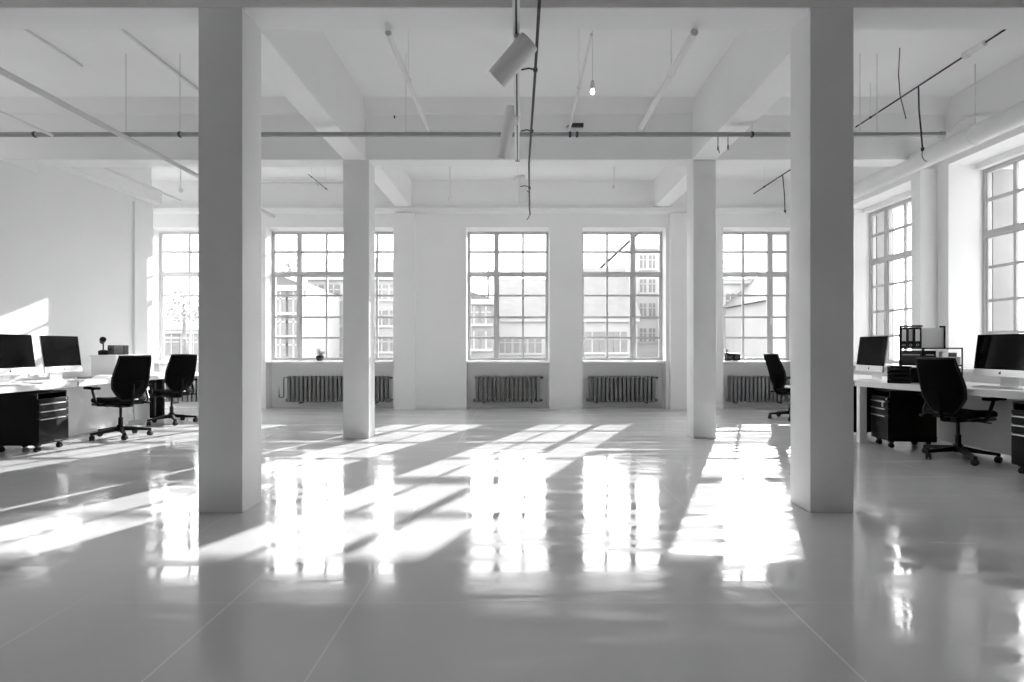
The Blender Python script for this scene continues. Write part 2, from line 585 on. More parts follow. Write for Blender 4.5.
radiator(-6.40, -5.25, 14, 'ribbed radiator in the wall recess behind the far swivel chair')
radiator(-4.20, -2.36, 24, 'longest ribbed radiator under the widest window, partly behind the sunlit column', True)
radiator(-0.80, 0.38, 15, 'ribbed radiator under the window with the wide mullion by its first pane column')
radiator(1.26, 2.47, 16, 'ribbed radiator under the window showing the crane arm')
radiator(3.80, 4.88, 15, 'ribbed radiator behind the lone swivel chair under the sill with black boxes')


# ------------------------------------------------------------------ swivel chair (faces local +x)
def chair_proto():
    r = empty('office_chair', (0, 0, 0), 0, '', 'chair', 'black swivel chairs')
    # five-star base
    for k in range(5):
        a = math.radians(90 + 72 * k)
        ca, sa = math.cos(a), math.sin(a)
        R = Matrix.Rotation(a, 4, 'Z')
        leg = MB()
        sec = []
        for x, hw, z0, z1 in ((0.025, 0.026, 0.085, 0.135), (0.14, 0.022, 0.078, 0.118), (0.27, 0.018, 0.070, 0.098), (0.315, 0.016, 0.068, 0.092)):
            sec.append([leg.bm.verts.new(R @ Vector(p)) for p in ((x, -hw, z0), (x, hw, z0), (x, hw * 0.75, z1), (x, -hw * 0.75, z1))])
        for i in range(3):
            for j in range(4):
                leg.bm.faces.new((sec[i][j], sec[i][(j + 1) % 4], sec[i + 1][(j + 1) % 4], sec[i + 1][j]))
        leg.bm.faces.new(sec[0][::-1])
        leg.bm.faces.new(sec[-1])
        lo = leg.build('base_leg', 'black', r)
        cas = MB()
        b_ = a + 0.9
        cx, cy = 0.30 * ca, 0.30 * sa
        Rw = Matrix.Translation((cx, cy, 0.031)) @ Matrix.Rotation(b_, 4, 'Z')
        for s in (-1, 1):
            Mx = Rw @ Matrix.Translation((0.0, s * 0.014, 0)) @ Matrix.Rotation(math.pi / 2, 4, 'X')
            cas.lathe([(0.022, -0.010), (0.030, -0.006), (0.031, 0), (0.030, 0.006), (0.022, 0.010)], (0, 0, 0), 16, Mx)
        cas.box(-0.03, 0.022, -0.006, 0.006, 0.0, 0.036, 0.004, 1, Rw)
        cas.tube([(cx, cy, 0.05), (cx, cy, 0.075)], 0.010, 8)
        cas.build('caster', 'rubber', lo)
    MB().lathe([(0.040, 0.075), (0.045, 0.085), (0.043, 0.14), (0.034, 0.155)], n=18).build('hub', 'black', r)
    gs = MB()
    gs.lathe([(0.026, 0.15), (0.026, 0.24), (0.024, 0.245), (0.015, 0.246), (0.015, 0.39)], n=14)
    gs.build('gas_lift', 'black', r)
    me = MB()
    me.box(-0.15, 0.12, -0.075, 0.075, 0.375, 0.425, 0.015)
    me.box(-0.20, 0.16, -0.24, -0.20, 0.405, 0.432, 0.008)
    me.box(-0.20, 0.16, 0.20, 0.24, 0.405, 0.432, 0.008)
    me.box(-0.06, 0.04, -0.24, 0.24, 0.40, 0.43, 0.008)
    me.tube([(0.02, -0.07, 0.395), (0.02, -0.27, 0.39)], 0.006, 8)
    me.build('tilt_mechanism', 'black', r)

    # seat: soft cushion with a waterfall front
    def seat_outline(u):
        # superellipse outline
        t_ = 2 * math.pi * u
        c, s = math.cos(t_), math.sin(t_)
        return 0.245 * math.copysign(abs(c) ** 0.55, c) + 0.035, 0.245 * math.copysign(abs(s) ** 0.6, s)
    se = MB()
    rings = []
    for f, z in ((0.90, 0.432), (0.985, 0.44), (1.0, 0.458), (0.985, 0.478), (0.93, 0.490), (0.72, 0.494), (0.35, 0.490)):
        ring = []
        for j in range(36):
            x, y = seat_outline(j / 36)
            x, y = 0.035 + (x - 0.035) * f, y * f
            dz = -0.035 * max(0, (x - 0.13) / 0.15) ** 2 + 0.012 * (abs(y) / 0.245) ** 2
            ring.append(se.bm.verts.new((x, y, z + dz)))
        rings.append(ring)
    for i in range(len(rings) - 1):
        for j in range(36):
            se.bm.faces.new((rings[i][j], rings[i][(j + 1) % 36], rings[i + 1][(j + 1) % 36], rings[i + 1][j]))
    se.bm.faces.new(rings[0][::-1])
    se.bm.faces.new(rings[-1])
    se.build('seat', 'fabric', r)

    # backrest: curved, narrow below, widest a third up
    def wid(v):
        pts = [(0, 0.085), (0.10, 0.135), (0.28, 0.190), (0.5, 0.198), (0.8, 0.182), (1.0, 0.168)]
        for (a0, w0), (a1, w1) in zip(pts, pts[1:]):
            if v <= a1:
                t_ = (v - a0) / (a1 - a0)
                return w0 + (w1 - w0) * t_
        return pts[-1][1]

    def back(u, v):
        y = (2 * u - 1) * wid(v)
        z = 0.47 + 0.53 * v
        x = -0.205 - 0.13 * v + 0.035 * math.sin(math.pi * min(1, v * 1.15)) - 0.03 * (1 - (2 * u - 1) ** 2)
        nn = Vector((1, 0.25 * (2 * u - 1), 0.20)).normalized()
        return Vector((x, y, z)), nn
    MB().sheet(back, 12, 18, 0.012).build('backrest', 'mesh', r)
    rim = MB()
    loop = [back(0, v / 14)[0] for v in range(15)] + [back(u / 8, 1)[0] for u in range(1, 8)] + [back(1, 1 - v / 14)[0] for v in range(15)] + [back(1 - u / 6, 0)[0] for u in range(1, 7)]
    rim.tube(loop, 0.011, 8)
    rim.build('back_frame', 'black', r)
    MB().sheet(lambda u, v: (back(0.12 + 0.76 * u, 0.30 + 0.13 * v)[0] + Vector((-0.014, 0, 0)), Vector((1, 0, 0.2)).normalized()), 8, 3, 0.010).build('lumbar_pad', 'mesh', r)
    sp = MB()
    sp.tube([(-0.10, 0, 0.40), (-0.20, 0, 0.40), (-0.255, 0, 0.44), (-0.275, 0, 0.52), (-0.285, 0, 0.66)], 0.022, 10, 0.014)
    sp.build('back_support', 'fabric', r)
    for s in (-1, 1):
        am = MB()
        am.tube([(-0.05, s * 0.19, 0.415), (-0.07, s * 0.265, 0.42), (-0.055, s * 0.285, 0.46), (0.025, s * 0.285, 0.61)], 0.017, 10, 0.015)
        ao = am.build('armrest', 'black', r)
        MB().box(-0.09, 0.16, s * 0.285 - 0.038, s * 0.285 + 0.038, 0.607, 0.634, 0.012, 3).build('arm_pad', 'fabric', ao)
    return r


CH = chair_proto()
chairs = [
    ((-4.90, 6.52), math.radians(152), 'black mesh swivel chair nearer of the two at the desk with the computers'),
    ((-5.06, 7.72), math.radians(150), 'black mesh swivel chair standing before the recess window, beyond another like it'),
    ((4.34, 5.24), math.radians(20), 'black swivel chair seen from behind in front of the binder shelf'),
    ((4.18, 8.15), math.radians(8), 'lone black mesh swivel chair by the radiator, half behind the big column'),
]
for i, ((x, y), a, lb) in enumerate(chairs):
    c = CH if i == 0 else copy_tree(CH)
    c.location = (x, y, 0)
    c.rotation_euler = (0, 0, a)
    c['label'] = lb


# ------------------------------------------------------------------ desks
def desk(name_label, quad, ztop, th, legs, panel=None, legm='desk'):
    """quad: four (x, y) corners, first one is the origin"""
    ox, oy = quad[0]
    r = empty('desk', (ox, oy, 0), 0, name_label, 'desk', 'white office desks')
    tp = MB()
    tp.prism([(x - ox, y - oy, ztop - th) for x, y in quad], (0, 0, th))
    bmesh.ops.bevel(tp.bm, geom=tp.bm.edges[:], offset=0.004, segments=2, affect='EDGES')
    tp.build('desktop', 'desk', r)
    for (x0, x1, y0, y1, m) in legs:
        MB().box(x0 - ox, x1 - ox, y0 - oy, y1 - oy, 0, ztop - th, 0.003).build('leg', m, r)
    if panel:
        x0, x1, y0, y1, z0, z1 = panel
        MB().box(x0 - ox, x1 - ox, y0 - oy, y1 - oy, z0, z1, 0.003).build('modesty_panel', 'desk', r)
    return r


ZT_L, ZT_R = 0.72, 0.715
desk('long white desk carrying the two computers against the side wall', [(-5.00, 3.6), (-5.00, 6.0), (-5.83, 6.0), (-5.83, 3.6)], ZT_L, 0.06,
     [(-5.12, -5.06, 3.65, 3.71, 'desk'), (-5.81, -5.75, 3.65, 3.71, 'desk'), (-5.81, -5.75, 5.935, 5.99, 'desk')],
     (-5.62, -5.60, 3.72, 5.98, 0.0, 0.655))
desk('white desk beside the first swivel chair with a white shelf box at its end', [(-5.00, 6.02), (-5.00, 8.36), (-5.80, 8.36), (-5.80, 6.02)], ZT_L - 0.004, 0.055,
     [(-5.68, -5.58, 8.29, 8.35, 'blackmetal'), (-5.78, -5.72, 8.29, 8.35, 'blackmetal'), (-5.78, -5.72, 6.06, 6.12, 'desk')],
     (-5.62, -5.60, 6.03, 7.60, 0.0, 0.655))


def fx(y):                                # front line of the desk on the window side
    return 3.94 + (6.22 - y) * 0.26


desk('white desk under the side windows with the binder shelf and the nearer computer', [(fx(3.5), 3.5), (5.12, 3.5), (5.12, 6.22), (fx(6.22), 6.22)], ZT_R, 0.062,
     [(fx(6.2) + 0.004, fx(6.2) + 0.085, 6.14, 6.20, 'desk'), (5.0, 5.08, 6.13, 6.20, 'desk'), (fx(3.55) + 0.02, fx(3.55) + 0.10, 3.52, 3.59, 'desk'), (5.0, 5.08, 3.52, 3.59, 'desk')],
     (4.84, 4.86, 3.60, 6.12, 0.04, 0.65))
desk('further white desk beyond the binder shelf, mostly behind the big column', [(3.93, 6.24), (4.94, 6.24), (4.94, 7.60), (3.93, 7.60)], ZT_R, 0.06,
     [(3.95, 4.01, 7.52, 7.58, 'desk'), (4.86, 4.92, 7.52, 7.58, 'desk'), (4.86, 4.92, 6.27, 6.33, 'desk')])


# ------------------------------------------------------------------ mobile pedestals (front faces local +x)
def pedestal(loc, rz, label, d=0.50, w=0.38):
    r = empty('drawer_pedestal', (loc[0], loc[1], 0), rz, label, 'drawer unit', 'black drawer pedestals under the desks')
    z0, z1 = 0.075, 0.63
    b_ = MB()                               # carcass with an open tray niche at the top
    b_.box(-d, -0.02, -w / 2, -w / 2 + 0.015, z0, z1, 0.003)
    b_.box(-d, -0.02, w / 2 - 0.015, w / 2, z0, z1, 0.003)
    b_.box(-d, -d + 0.015, -w / 2 + 0.015, w / 2 - 0.015, z0, z1, 0.002)
    b_.box(-d + 0.015, -0.02, -w / 2 + 0.015, w / 2 - 0.015, z0, z0 + 0.018, 0.002)
    b_.box(-d + 0.015, -0.02, -w / 2 + 0.015, w / 2 - 0.015, z1 - 0.016, z1, 0.002)
    b_.build('cabinet_body', 'blackmetal', r)
    y0, y1 = -w / 2 + 0.002, w / 2 - 0.002
    for a, b2 in ((0.082, 0.352), (0.358, 0.432), (0.438, 0.512), (0.518, 0.56)):
        dr = MB().box(-0.03, 0.0, y0, y1, a, b2, 0.003).build('drawer', 'blackmetal', r)
        if b2 < 0.55:
            MB().box(0.001, 0.016, y0 + 0.01, y1 - 0.05, b2 - 0.014, b2 - 0.004, 0.003).build('handle', 'steel', dr)
    MB().lathe([(0.009, 0), (0.009, 0.004), (0.006, 0.006)], (0.0, w / 2 - 0.03, 0.538), 12, Matrix.Rotation(math.pi / 2, 4, 'Y')).build('lock', 'steel', r)
    for cx in (-d + 0.06, -0.06):
        for cy in (-w / 2 + 0.05, w / 2 - 0.05):
            ca = MB()
            for s in (-1, 1):
                ca.lathe([(0.02, -0.008), (0.027, -0.005), (0.027, 0.005), (0.02, 0.008)], (cx, cy + s * 0.012, 0.027), 14, Matrix.Rotation(math.pi / 2, 4, 'X'))
            ca.box(cx - 0.024, cx + 0.018, cy - 0.005, cy + 0.005, 0.02, 0.06, 0.003)
            ca.box(cx - 0.022, cx + 0.022, cy - 0.022, cy + 0.022, 0.06, z0, 0.003)
            ca.build('caster', 'rubber', r)
    return r


pedestal((-5.03, 5.735), 0, 'black drawer pedestal on casters under the two computers', 0.50, 0.37)
pedestal((-5.10, 4.30), 0, 'black drawer pedestal at the near end of the computer desk', 0.46, 0.39)
pedestal((4.055, 5.965), math.radians(174.5), 'black drawer pedestal with keys hanging, below the binder shelf', 0.50, 0.33)
pedestal((4.385, 4.49), math.radians(194.5), 'black drawer pedestal beside the chair below the nearer side computer', 0.33, 0.38)
pedestal((3.97, 6.62), math.pi, 'black drawer pedestal beyond the desk leg beside the big column', 0.50, 0.38)
kr = empty('key_bunch', (4.035, 5.88, 0.0), 0, 'small bunch of keys hanging from the pedestal lock', 'keys')
MB().tube([(0, 0.012 * math.cos(t_), 0.505 + 0.012 * math.sin(t_)) for t_ in [i * math.pi / 6 for i in range(13)]], 0.0016, 6).build('ring', 'steel', kr)
for dy in (-0.012, 0.004):
    MB().box(-0.004, -0.001, dy, dy + 0.011, 0.445, 0.497, 0.001, 1).build('key', 'steel', kr)


# ------------------------------------------------------------------ computers (screen faces local +x)
def computer(loc, rz, z, label, w=0.60, tilt=7):
    r = empty('desktop_computer', (loc[0], loc[1], z), rz, label, 'computer', 'aluminium all-in-one computers')
    T = Matrix.Translation((0, 0, 0.30)) @ Matrix.Rotation(math.radians(-tilt), 4, 'Y') @ Matrix.Translation((0, 0, -0.30))
    hw = w / 2
    zb, zs, zt = 0.100, 0.172, 0.525
    # housing with bulged rear
    def rear(u, v):
        y = (2 * u - 1) * hw
        zz = zb + (zt - zb) * v
        bulge = 0.045 * (1 - (2 * u - 1) ** 2) * (1 - (2 * v - 1) ** 2)
        return T @ Vector((-0.012 - bulge, y, zz)), T.to_3x3() @ Vector((1, 0, 0))
    h = MB()
    h.box(-0.016, -0.002, -hw, hw, zb, zt, 0.003, 2, T)
    h.sheet(rear, 14, 10, 0.004)
    h.build('housing', 'alu', r)
    MB().box(-0.002, 0.003, -hw + 0.001, hw - 0.001, zs, zt - 0.001, 0.0015, 1, T).build('screen', 'screen', r)
    ch_ = MB().box(-0.002, 0.003, -hw + 0.001, hw - 0.001, zb + 0.001, zs - 0.001, 0.0015, 1, T).build('chin', 'alu', r)
    lg = MB()                               # small dark fruit-shaped emblem on the chin
    pts = []
    for i in range(40):
        t_ = 2 * math.pi * i / 40
        rr = 0.0135 * (1 + 0.10 * math.cos(2 * t_) * -1 + 0.05 * math.cos(4 * t_))
        y, zz = rr * math.sin(t_), rr * math.cos(t_)
        if abs(t_ - 0) < 0.25 or abs(t_ - 2 * math.pi) < 0.25:
            zz -= 0.003
        d2 = math.hypot(y - 0.0165, zz - 0.001)
        if d2 < 0.0075:
            y = 0.0165 - (0.0075 ** 2 - min(0.0075, abs(zz - 0.001)) ** 2) ** 0.5
        pts.append((0.003, y, zz + (zb + zs) / 2))
    lg.prism([T @ Vector(p) for p in pts], T.to_3x3() @ Vector((0.001, 0, 0)))
    lf = []
    for i in range(12):
        t_ = 2 * math.pi * i / 12
        a_, b_ = 0.0055 * math.cos(t_), 0.0022 * math.sin(t_)
        lf.append((0.003, 0.002 + a_ * 0.6 - b_ * 0.8, (zb + zs) / 2 + 0.0185 + a_ * 0.8 + b_ * 0.6))
    lg.prism([T @ Vector(p) for p in lf], T.to_3x3() @ Vector((0.001, 0, 0)))
    lg.build('emblem', 'black', ch_)
    st = MB()                               # bent sheet foot
    prof = [(-0.050, 0.30), (-0.060, 0.20), (-0.068, 0.10), (-0.072, 0.03), (-0.066, 0.008), (-0.045, 0.003), (0.06, 0.003), (0.09, 0.003)]
    def foot(u, v):
        k = v * (len(prof) - 1)
        i = min(int(k), len(prof) - 2)
        t_ = k - i
        x = prof[i][0] + (prof[i + 1][0] - prof[i][0]) * t_
        zz = prof[i][1] + (prof[i + 1][1] - prof[i][1]) * t_
        dx, dz = prof[i + 1][0] - prof[i][0], prof[i + 1][1] - prof[i][1]
        nn = Vector((-dz, 0, dx)).normalized()
        return Vector((x, (2 * u - 1) * (0.085 + 0.02 * v), zz)), nn
    st.sheet(foot, 4, 21, 0.006)
    st.build('stand', 'alu', r)
    return r


ZL = ZT_L
computer((-5.26, 5.46), math.radians(2), ZL, 'aluminium all-in-one computer at the near end of the long desk', 0.60)
computer((-5.30, 6.15), math.radians(5), ZL - 0.004, 'aluminium all-in-one computer second along the wall, next to the white shelf box', 0.56)
computer((4.76, 5.22), math.radians(180), ZT_R, 'aluminium all-in-one computer under the side window beside the black chair', 0.62)
computer((4.26, 6.42), math.radians(176), ZT_R, 'aluminium all-in-one computer beyond the binder shelf and letter trays', 0.55)


def keyboard(loc, rz, label):
    r = empty('keyboard', loc, rz, label, 'keyboard', 'slim keyboards on the desks')
    MB().prism([(-0.06, -0.21, 0.001), (0.06, -0.21, 0.001), (0.06, -0.21, 0.006), (-0.05, -0.21, 0.016), (-0.06, -0.21, 0.016)], (0, 0.42, 0)).build('keyboard_body', 'alu', r)
    k = MB()
    T = Matrix.Rotation(math.radians(4.9), 4, 'Y')
    for i in range(5):
        x = -0.047 + i * 0.0215
        zz = 0.016 - (x + 0.05) * 0.0909
        for j in range(14):
            y = -0.195 + j * 0.030
            if i == 4 and 3 < j < 9:
                continue
            k.box(x - 0.009, x + 0.009, y - 0.013, y + 0.013, zz - 0.001, zz + 0.003)
        if i == 4:
            k.box(x - 0.009, x + 0.009, -0.195 + 3.5 * 0.03, -0.195 + 8.5 * 0.03, zz - 0.001, zz + 0.003)
    k.build('keycaps', 'keys', r, smooth=False)
    return r


def mouse(loc, rz, label, m='white'):
    k = MB()
    prof = [(0.0, 1.0), (0.35, 0.98), (0.7, 0.85), (0.92, 0.55), (1.0, 0.12)]
    rings = []
    for h_, s_ in [(1 - a, math.sqrt(max(0, 1 - (1 - a) ** 2))) for a in (1.0,)]:
        pass
    n = 20
    for q in range(7):
        ph = q / 6 * math.pi / 2
        ring = []
        for j in range(n):
            t_ = 2 * math.pi * j / n
            ring.append(k.bm.verts.new((0.056 * math.cos(ph * 0.97) * math.cos(t_), 0.03 * math.cos(ph * 0.97) * math.sin(t_), 0.001 + 0.03 * math.sin(ph))))
        rings.append(ring)
    for i in range(6):
        for j in range(n):
            k.bm.faces.new((rings[i][j], rings[i][(j + 1) % n], rings[i + 1][(j + 1) % n], rings[i + 1][j]))
    k.bm.faces.new(rings[0][::-1])
    k.bm.faces.new(rings[-1])
    o = k.build('computer_mouse', m)
    o.location = loc
    o.rotation_euler = (0, 0, rz)
    return tag(o, label, 'mouse')


def paper(loc, rz, label, sx=0.21, sy=0.297, n=6, m='paper', name='paper_stack', cat='papers', group=None):
    k = MB()
    for i in range(n):
        a = random.uniform(-0.12, 0.12)
        k.box(-sx / 2, sx / 2, -sy / 2, sy / 2, i * 0.0026 + 0.0005, i * 0.0026 + 0.0028, mtx=Matrix.Translation((random.uniform(-.008, .008), random.uniform(-.008, .008), 0)) @ Matrix.Rotation(a, 4, 'Z'))
    o = k.build(name, m, smooth=False)
    o.location = loc
    o.rotation_euler = (0, 0, rz)
    return tag(o, label, cat, group)


keyboard((-5.08, 6.33, ZL - 0.004), 0.0, 'slim keyboard before the second computer along the side wall')
keyboard((-5.09, 5.27, ZL), 0.05, 'slim keyboard before the computer at the near end of the long desk')
paper((-5.13, 5.73, ZL), 0.1, 'loose white papers on the long desk between the two computers', n=7)
paper((-5.10, 5.985, ZL), -0.1, 'open white notebook beside the loose papers on the long desk', 0.15, 0.21, 4, name='notebook', cat='notebook')
mouse((-5.10, 5.60, ZL + 0.0), 0.1, 'white mouse at the edge of the long desk') if False else None
bx = MB().box(-0.035, 0.035, -0.05, 0.05, 0.001, 0.03, 0.004).build('card_box', 'dgrey')
bx.location = (-5.08, 5.00, ZL)
tag(bx, 'small dark box on the long desk by the near keyboard', 'box')

# curved white tray, dark notebook and shelf box on the second desk
k = MB()
def tray(u, v):
    t_ = -0.5 + v
    return Vector(((u - 0.5) * 0.20, t_ * 0.28, 0.006 + 0.035 * (1 - (2 * t_) ** 2))), Vector((0, 0.25 * t_, 1)).normalized()
k.sheet(tray, 4, 14, 0.008)
o = k.build('curved_stand', 'white')
o.location = (-5.16, 6.66, ZL - 0.004)
tag(o, 'low curved white stand on the desk beside the first swivel chair', 'stand')
o = MB().box(-0.11, 0.11, -0.16, 0.16, 0.001, 0.022, 0.003).build('closed_folder', 'mgrey')
o.location = (-5.36, 6.72, ZL - 0.004)
tag(o, 'dark grey closed folder in front of the white shelf box', 'folder')
sb = empty('shelf_box', (-5.44, 7.16, ZL - 0.004), 0, 'white shelf box on the desk carrying the small black lamp', 'shelf box')
k = MB()
k.box(-0.15, 0.17, -0.24, 0.24, 0.001, 0.018, 0.002)
k.box(-0.15, 0.17, -0.24, -0.222, 0.018, 0.27, 0.002)
k.box(-0.15, 0.17, 0.222, 0.24, 0.018, 0.27, 0.002)
k.box(-0.15, -0.135, -0.222, 0.222, 0.018, 0.27, 0.002)
k.box(-0.16, 0.185, -0.25, 0.25, 0.27, 0.288, 0.003)
k.build('carcass', 'white', sb)
MB().box(0.152, 0.168, -0.218, 0.218, 0.022, 0.266, 0.002).build('front_flap', 'white', sb)
ZS = ZL - 0.004 + 0.288
lp = empty('desk_lamp', (-5.53, 7.05, ZS), 0, 'small black lamp with a stout round base on the white shelf box', 'lamp')
MB().lathe([(0.052, 0.001), (0.056, 0.02), (0.054, 0.055), (0.03, 0.066), (0.012, 0.07)], n=20).build('base', 'black', lp)
MB().tube([(0, 0, 0.06), (0.0, 0, 0.13), (-0.006, 0, 0.175)], 0.008, 8).build('stem', 'black', lp)
MB().lathe([(0.012, -0.055), (0.026, -0.045), (0.034, 0.0), (0.036, 0.045), (0.030, 0.047)], (-0.01, 0.0, 0.19), 18,
           Matrix.Rotation(math.radians(55), 4, 'X') @ Matrix.Rotation(math.radians(40), 4, 'Y')).build('shade', 'black', lp)
MB().tube([(0.0, 0.0, 0.20), (0.025, -0.03, 0.19), (0.045, -0.05, 0.15), (0.05, -0.055, 0.12)], 0.004, 6).build('cord', 'dgrey', lp)
rd = empty('table_radio', (-5.37, 7.10, ZS), 0, 'dark grey two-tone radio beside the small black lamp', 'radio')
MB().box(-0.11, 0.11, -0.045, 0.045, 0.004, 0.13, 0.008).build('case', 'dgrey', rd)
MB().box(-0.02, 0.102, -0.049, -0.0455, 0.014, 0.12, 0.001, 1).build('speaker_cloth', 'mgrey', rd)
MB().lathe([(0.016, 0), (0.016, 0.008), (0.012, 0.010)], (-0.062, -0.0455, 0.08), 16, Matrix.Rotation(math.pi / 2, 4, 'X')).build('dial', 'black', rd)

# ------------------------------------------------------------------ binder shelf and its contents
SX, SY = 4.266, 5.95                      # outer front corner of the shelf, set askew on the desk
RZ = math.radians(-40)


def sh(lx, ly, lz):
    p = Matrix.Rotation(RZ, 3, 'Z') @ Vector((lx, ly, 0))
    return (SX + p.x, SY + p.y, ZT_R + lz)


sf = empty('desktop_shelf', sh(0, 0, 0), RZ, 'black stepped desktop shelf holding binders and boxes', 'shelf')
k = MB()
th = 0.014
for x0, z0, z1 in ((0.0, 0.0, 0.622), (0.392, 0.388, 0.622), (0.537, 0.0, 0.388), (0.206, 0.0, 0.374)):
    k.box(x0, x0 + th, 0, 0.24, z0, z1, 0.002)
k.box(0, 0.551, 0, 0.24, 0.374, 0.388, 0.002)
k.box(0, 0.206, 0, 0.24, 0.622, 0.622 + th, 0.002)
k.box(0.355, 0.406, 0, 0.24, 0.608, 0.622, 0.002)
k.box(th, 0.537, 0, 0.24, 0.001, th, 0.002)
k.box(th, 0.537, 0, 0.24, 0.19, 0.19 + th, 0.002)
k.build('shelf_boards', 'blackmetal', sf)


def binder(lx, w_, h, label, white=True, grp='black lever binders on the shelf'):
    r = empty('ring_binder', sh(lx, 0.004, 0.3885), RZ, label, 'binder', grp)
    MB().box(0, w_, 0, 0.23, 0.0, h, 0.004).build('cover', 'black', r)
    MB().box(w_ * 0.2, w_ * 0.8, -0.0015, -0.0002, h * 0.32, h * 0.90, 0).build('spine_label', 'paper' if white else 'keys', r)
    t_ = MB()
    t_.tube([(w_ / 2 + 0.011 * math.cos(a), -0.001, h * 0.13 + 0.011 * math.sin(a)) for a in [i * math.pi / 8 for i in range(17)]], 0.0025, 6)
    t_.build('finger_ring', 'steel', r)
    return r


binder(0.016, 0.060, 0.225, 'black binder at the outer end of the upper shelf, bright label')
binder(0.078, 0.054, 0.225, 'black binder in the middle of the three, greyer label', False)
binder(0.134, 0.066, 0.225, 'black binder beside the white file box')


def sbox(name, lx, w_, ly, d_, lz, h_, m, label, strip=False, cat='box'):
    r = empty(name, sh(lx, ly, lz), RZ, label, cat)
    MB().box(0, w_, 0, d_, 0, h_, 0.003).build('box_body', m, r)
    if strip:
        MB().box(0.014, w_ - 0.014, -0.002, -0.0002, h_ * 0.66, h_ * 0.73, 0).build('label_strip', 'steel', r)
    return r


sbox('file_box', 0.203, 0.186, 0.004, 0.22, 0.3885, 0.216, 'white', 'tall plain white file box on the upper shelf')
sbox('storage_box', 0.018, 0.184, 0.004, 0.22, 0.2045, 0.15, 'dgrey', 'dark storage box in the middle row below the three binders', True)
sbox('storage_box', 0.224, 0.100, 0.004, 0.22, 0.2045, 0.15, 'black', 'black storage box in the middle row below the white file box', True)
sbox('paper_box', 0.330, 0.200, 0.004, 0.22, 0.2045, 0.085, 'paper', 'low white paper box in the wide lower compartment')
sbox('small_carton', 0.350, 0.03, 0.05, 0.07, 0.290, 0.055, 'white', 'tiny white carton standing on the low paper box', cat='carton')
sbox('small_carton', 0.430, 0.07, 0.05, 0.07, 0.290, 0.045, 'mgrey', 'grey carton lying on the low paper box', cat='carton')
sbox('storage_box', 0.018, 0.184, 0.004, 0.22, 0.0145, 0.15, 'black', 'black storage box in the lowest row behind the letter trays')
sbox('storage_box', 0.224, 0.140, 0.004, 0.22, 0.0145, 0.15, 'black', 'black box in the lowest row behind the chair back')
sbox('storage_box', 0.368, 0.164, 0.004, 0.22, 0.0145, 0.15, 'dgrey', 'dark grey box in the lowest row at the stepped end of the shelf')
# stack of letter trays
for i in range(4):
    r = empty('letter_tray', (sh(0.015, -0.145, 0)[0], sh(0.015, -0.145, 0)[1], ZT_R + 0.001 + i * 0.047), RZ, ['lowest', 'second lowest', 'second highest', 'topmost'][i] + ' black letter tray of the stack beside the binder shelf', 'letter tray', 'stacked black letter trays')
    k = MB()
    k.box(-0.09, 0.09, -0.125, 0.125, 0, 0.006, 0.002)
    k.box(-0.10, -0.09, -0.125, 0.125, 0, 0.043, 0.002)
    k.box(0.09, 0.10, -0.125, 0.125, 0, 0.043, 0.002)
    k.box(-0.09, 0.09, 0.115, 0.125, 0, 0.043, 0.002)
    k.prism([(-0.09, -0.125, 0), (-0.09, -0.117, 0), (-0.09, -0.117, 0.022), (-0.09, -0.125, 0.022)], (0.18, 0, 0))
    k.build('tray_shell', 'black', r)
keyboard((4.52, 5.02, ZT_R), math.pi, 'slim keyboard before the computer under the side window')
paper((4.36, 4.62, ZT_R), 0.5, 'white papers on the desk corner nearest the camera', n=5)
mouse((4.46, 4.66, ZT_R), 0.2, 'white mouse beside the keyboard under the side window') if False else None

# ------------------------------------------------------------------ window sill things
pt = empty('potted_plant', (at(320, 360, 9.60).x, 9.60, SILL), 0, 'small black pot with a pale tuft on the sill of the widest window', 'plant')
MB().lathe([(0.045, 0.0), (0.068, 0.03), (0.074, 0.06), (0.066, 0.095), (0.055, 0.10), (0.05, 0.09)], n=20).build('pot', 'terracotta', pt)
k = MB()
for i in range(26):
    a, e = random.uniform(0, 6.28), random.uniform(0.25, 1.2)
    l_ = random.uniform(0.09, 0.17)
    d_ = Vector((math.cos(a) * math.cos(e), math.sin(a) * math.cos(e), math.sin(e)))
    p0 = Vector((0, 0, 0.09)) + d_ * 0.01
    k.tube([p0, p0 + d_ * l_ * 0.6 + Vector((0, 0, 0.02)), p0 + d_ * l_], 0.006, 5, 0.0015)
k.build('leaves', 'mgrey', pt)
for x, w_, h, lb, m in ((728.6, 0.10, 0.145, 'black box at the window edge on the sill behind the lone chair', 'black'), (735.6, 0.125, 0.135, 'wider black box beside another on the sill behind the lone chair', 'black')):
    p = at(x, 360, 9.58)
    r = empty('speaker_box', (p.x, 9.58, SILL), 0, lb, 'speaker', 'black boxes on the window sill')
    MB().box(-w_ / 2, w_ / 2, -0.06, 0.06, 0.001, h, 0.006).build('cabinet', m, r)
    MB().lathe([(w_ * 0.32, 0), (w_ * 0.32, 0.004), (w_ * 0.1, 0.002)], (0, -0.06, h * 0.45), 18, Matrix.Rotation(math.pi / 2, 4, 'X')).build('driver_cone', 'dgrey', r)
cu = empty('small_carton', (at(726.5, 350, 9.58).x, 9.58, SILL + 0.1455), 0, 'little pale carton standing on the black box by the window edge', 'carton')
MB().box(-0.026, 0.026, -0.02, 0.02, 0, 0.075, 0.003).build('carton_body', 'keys', cu)

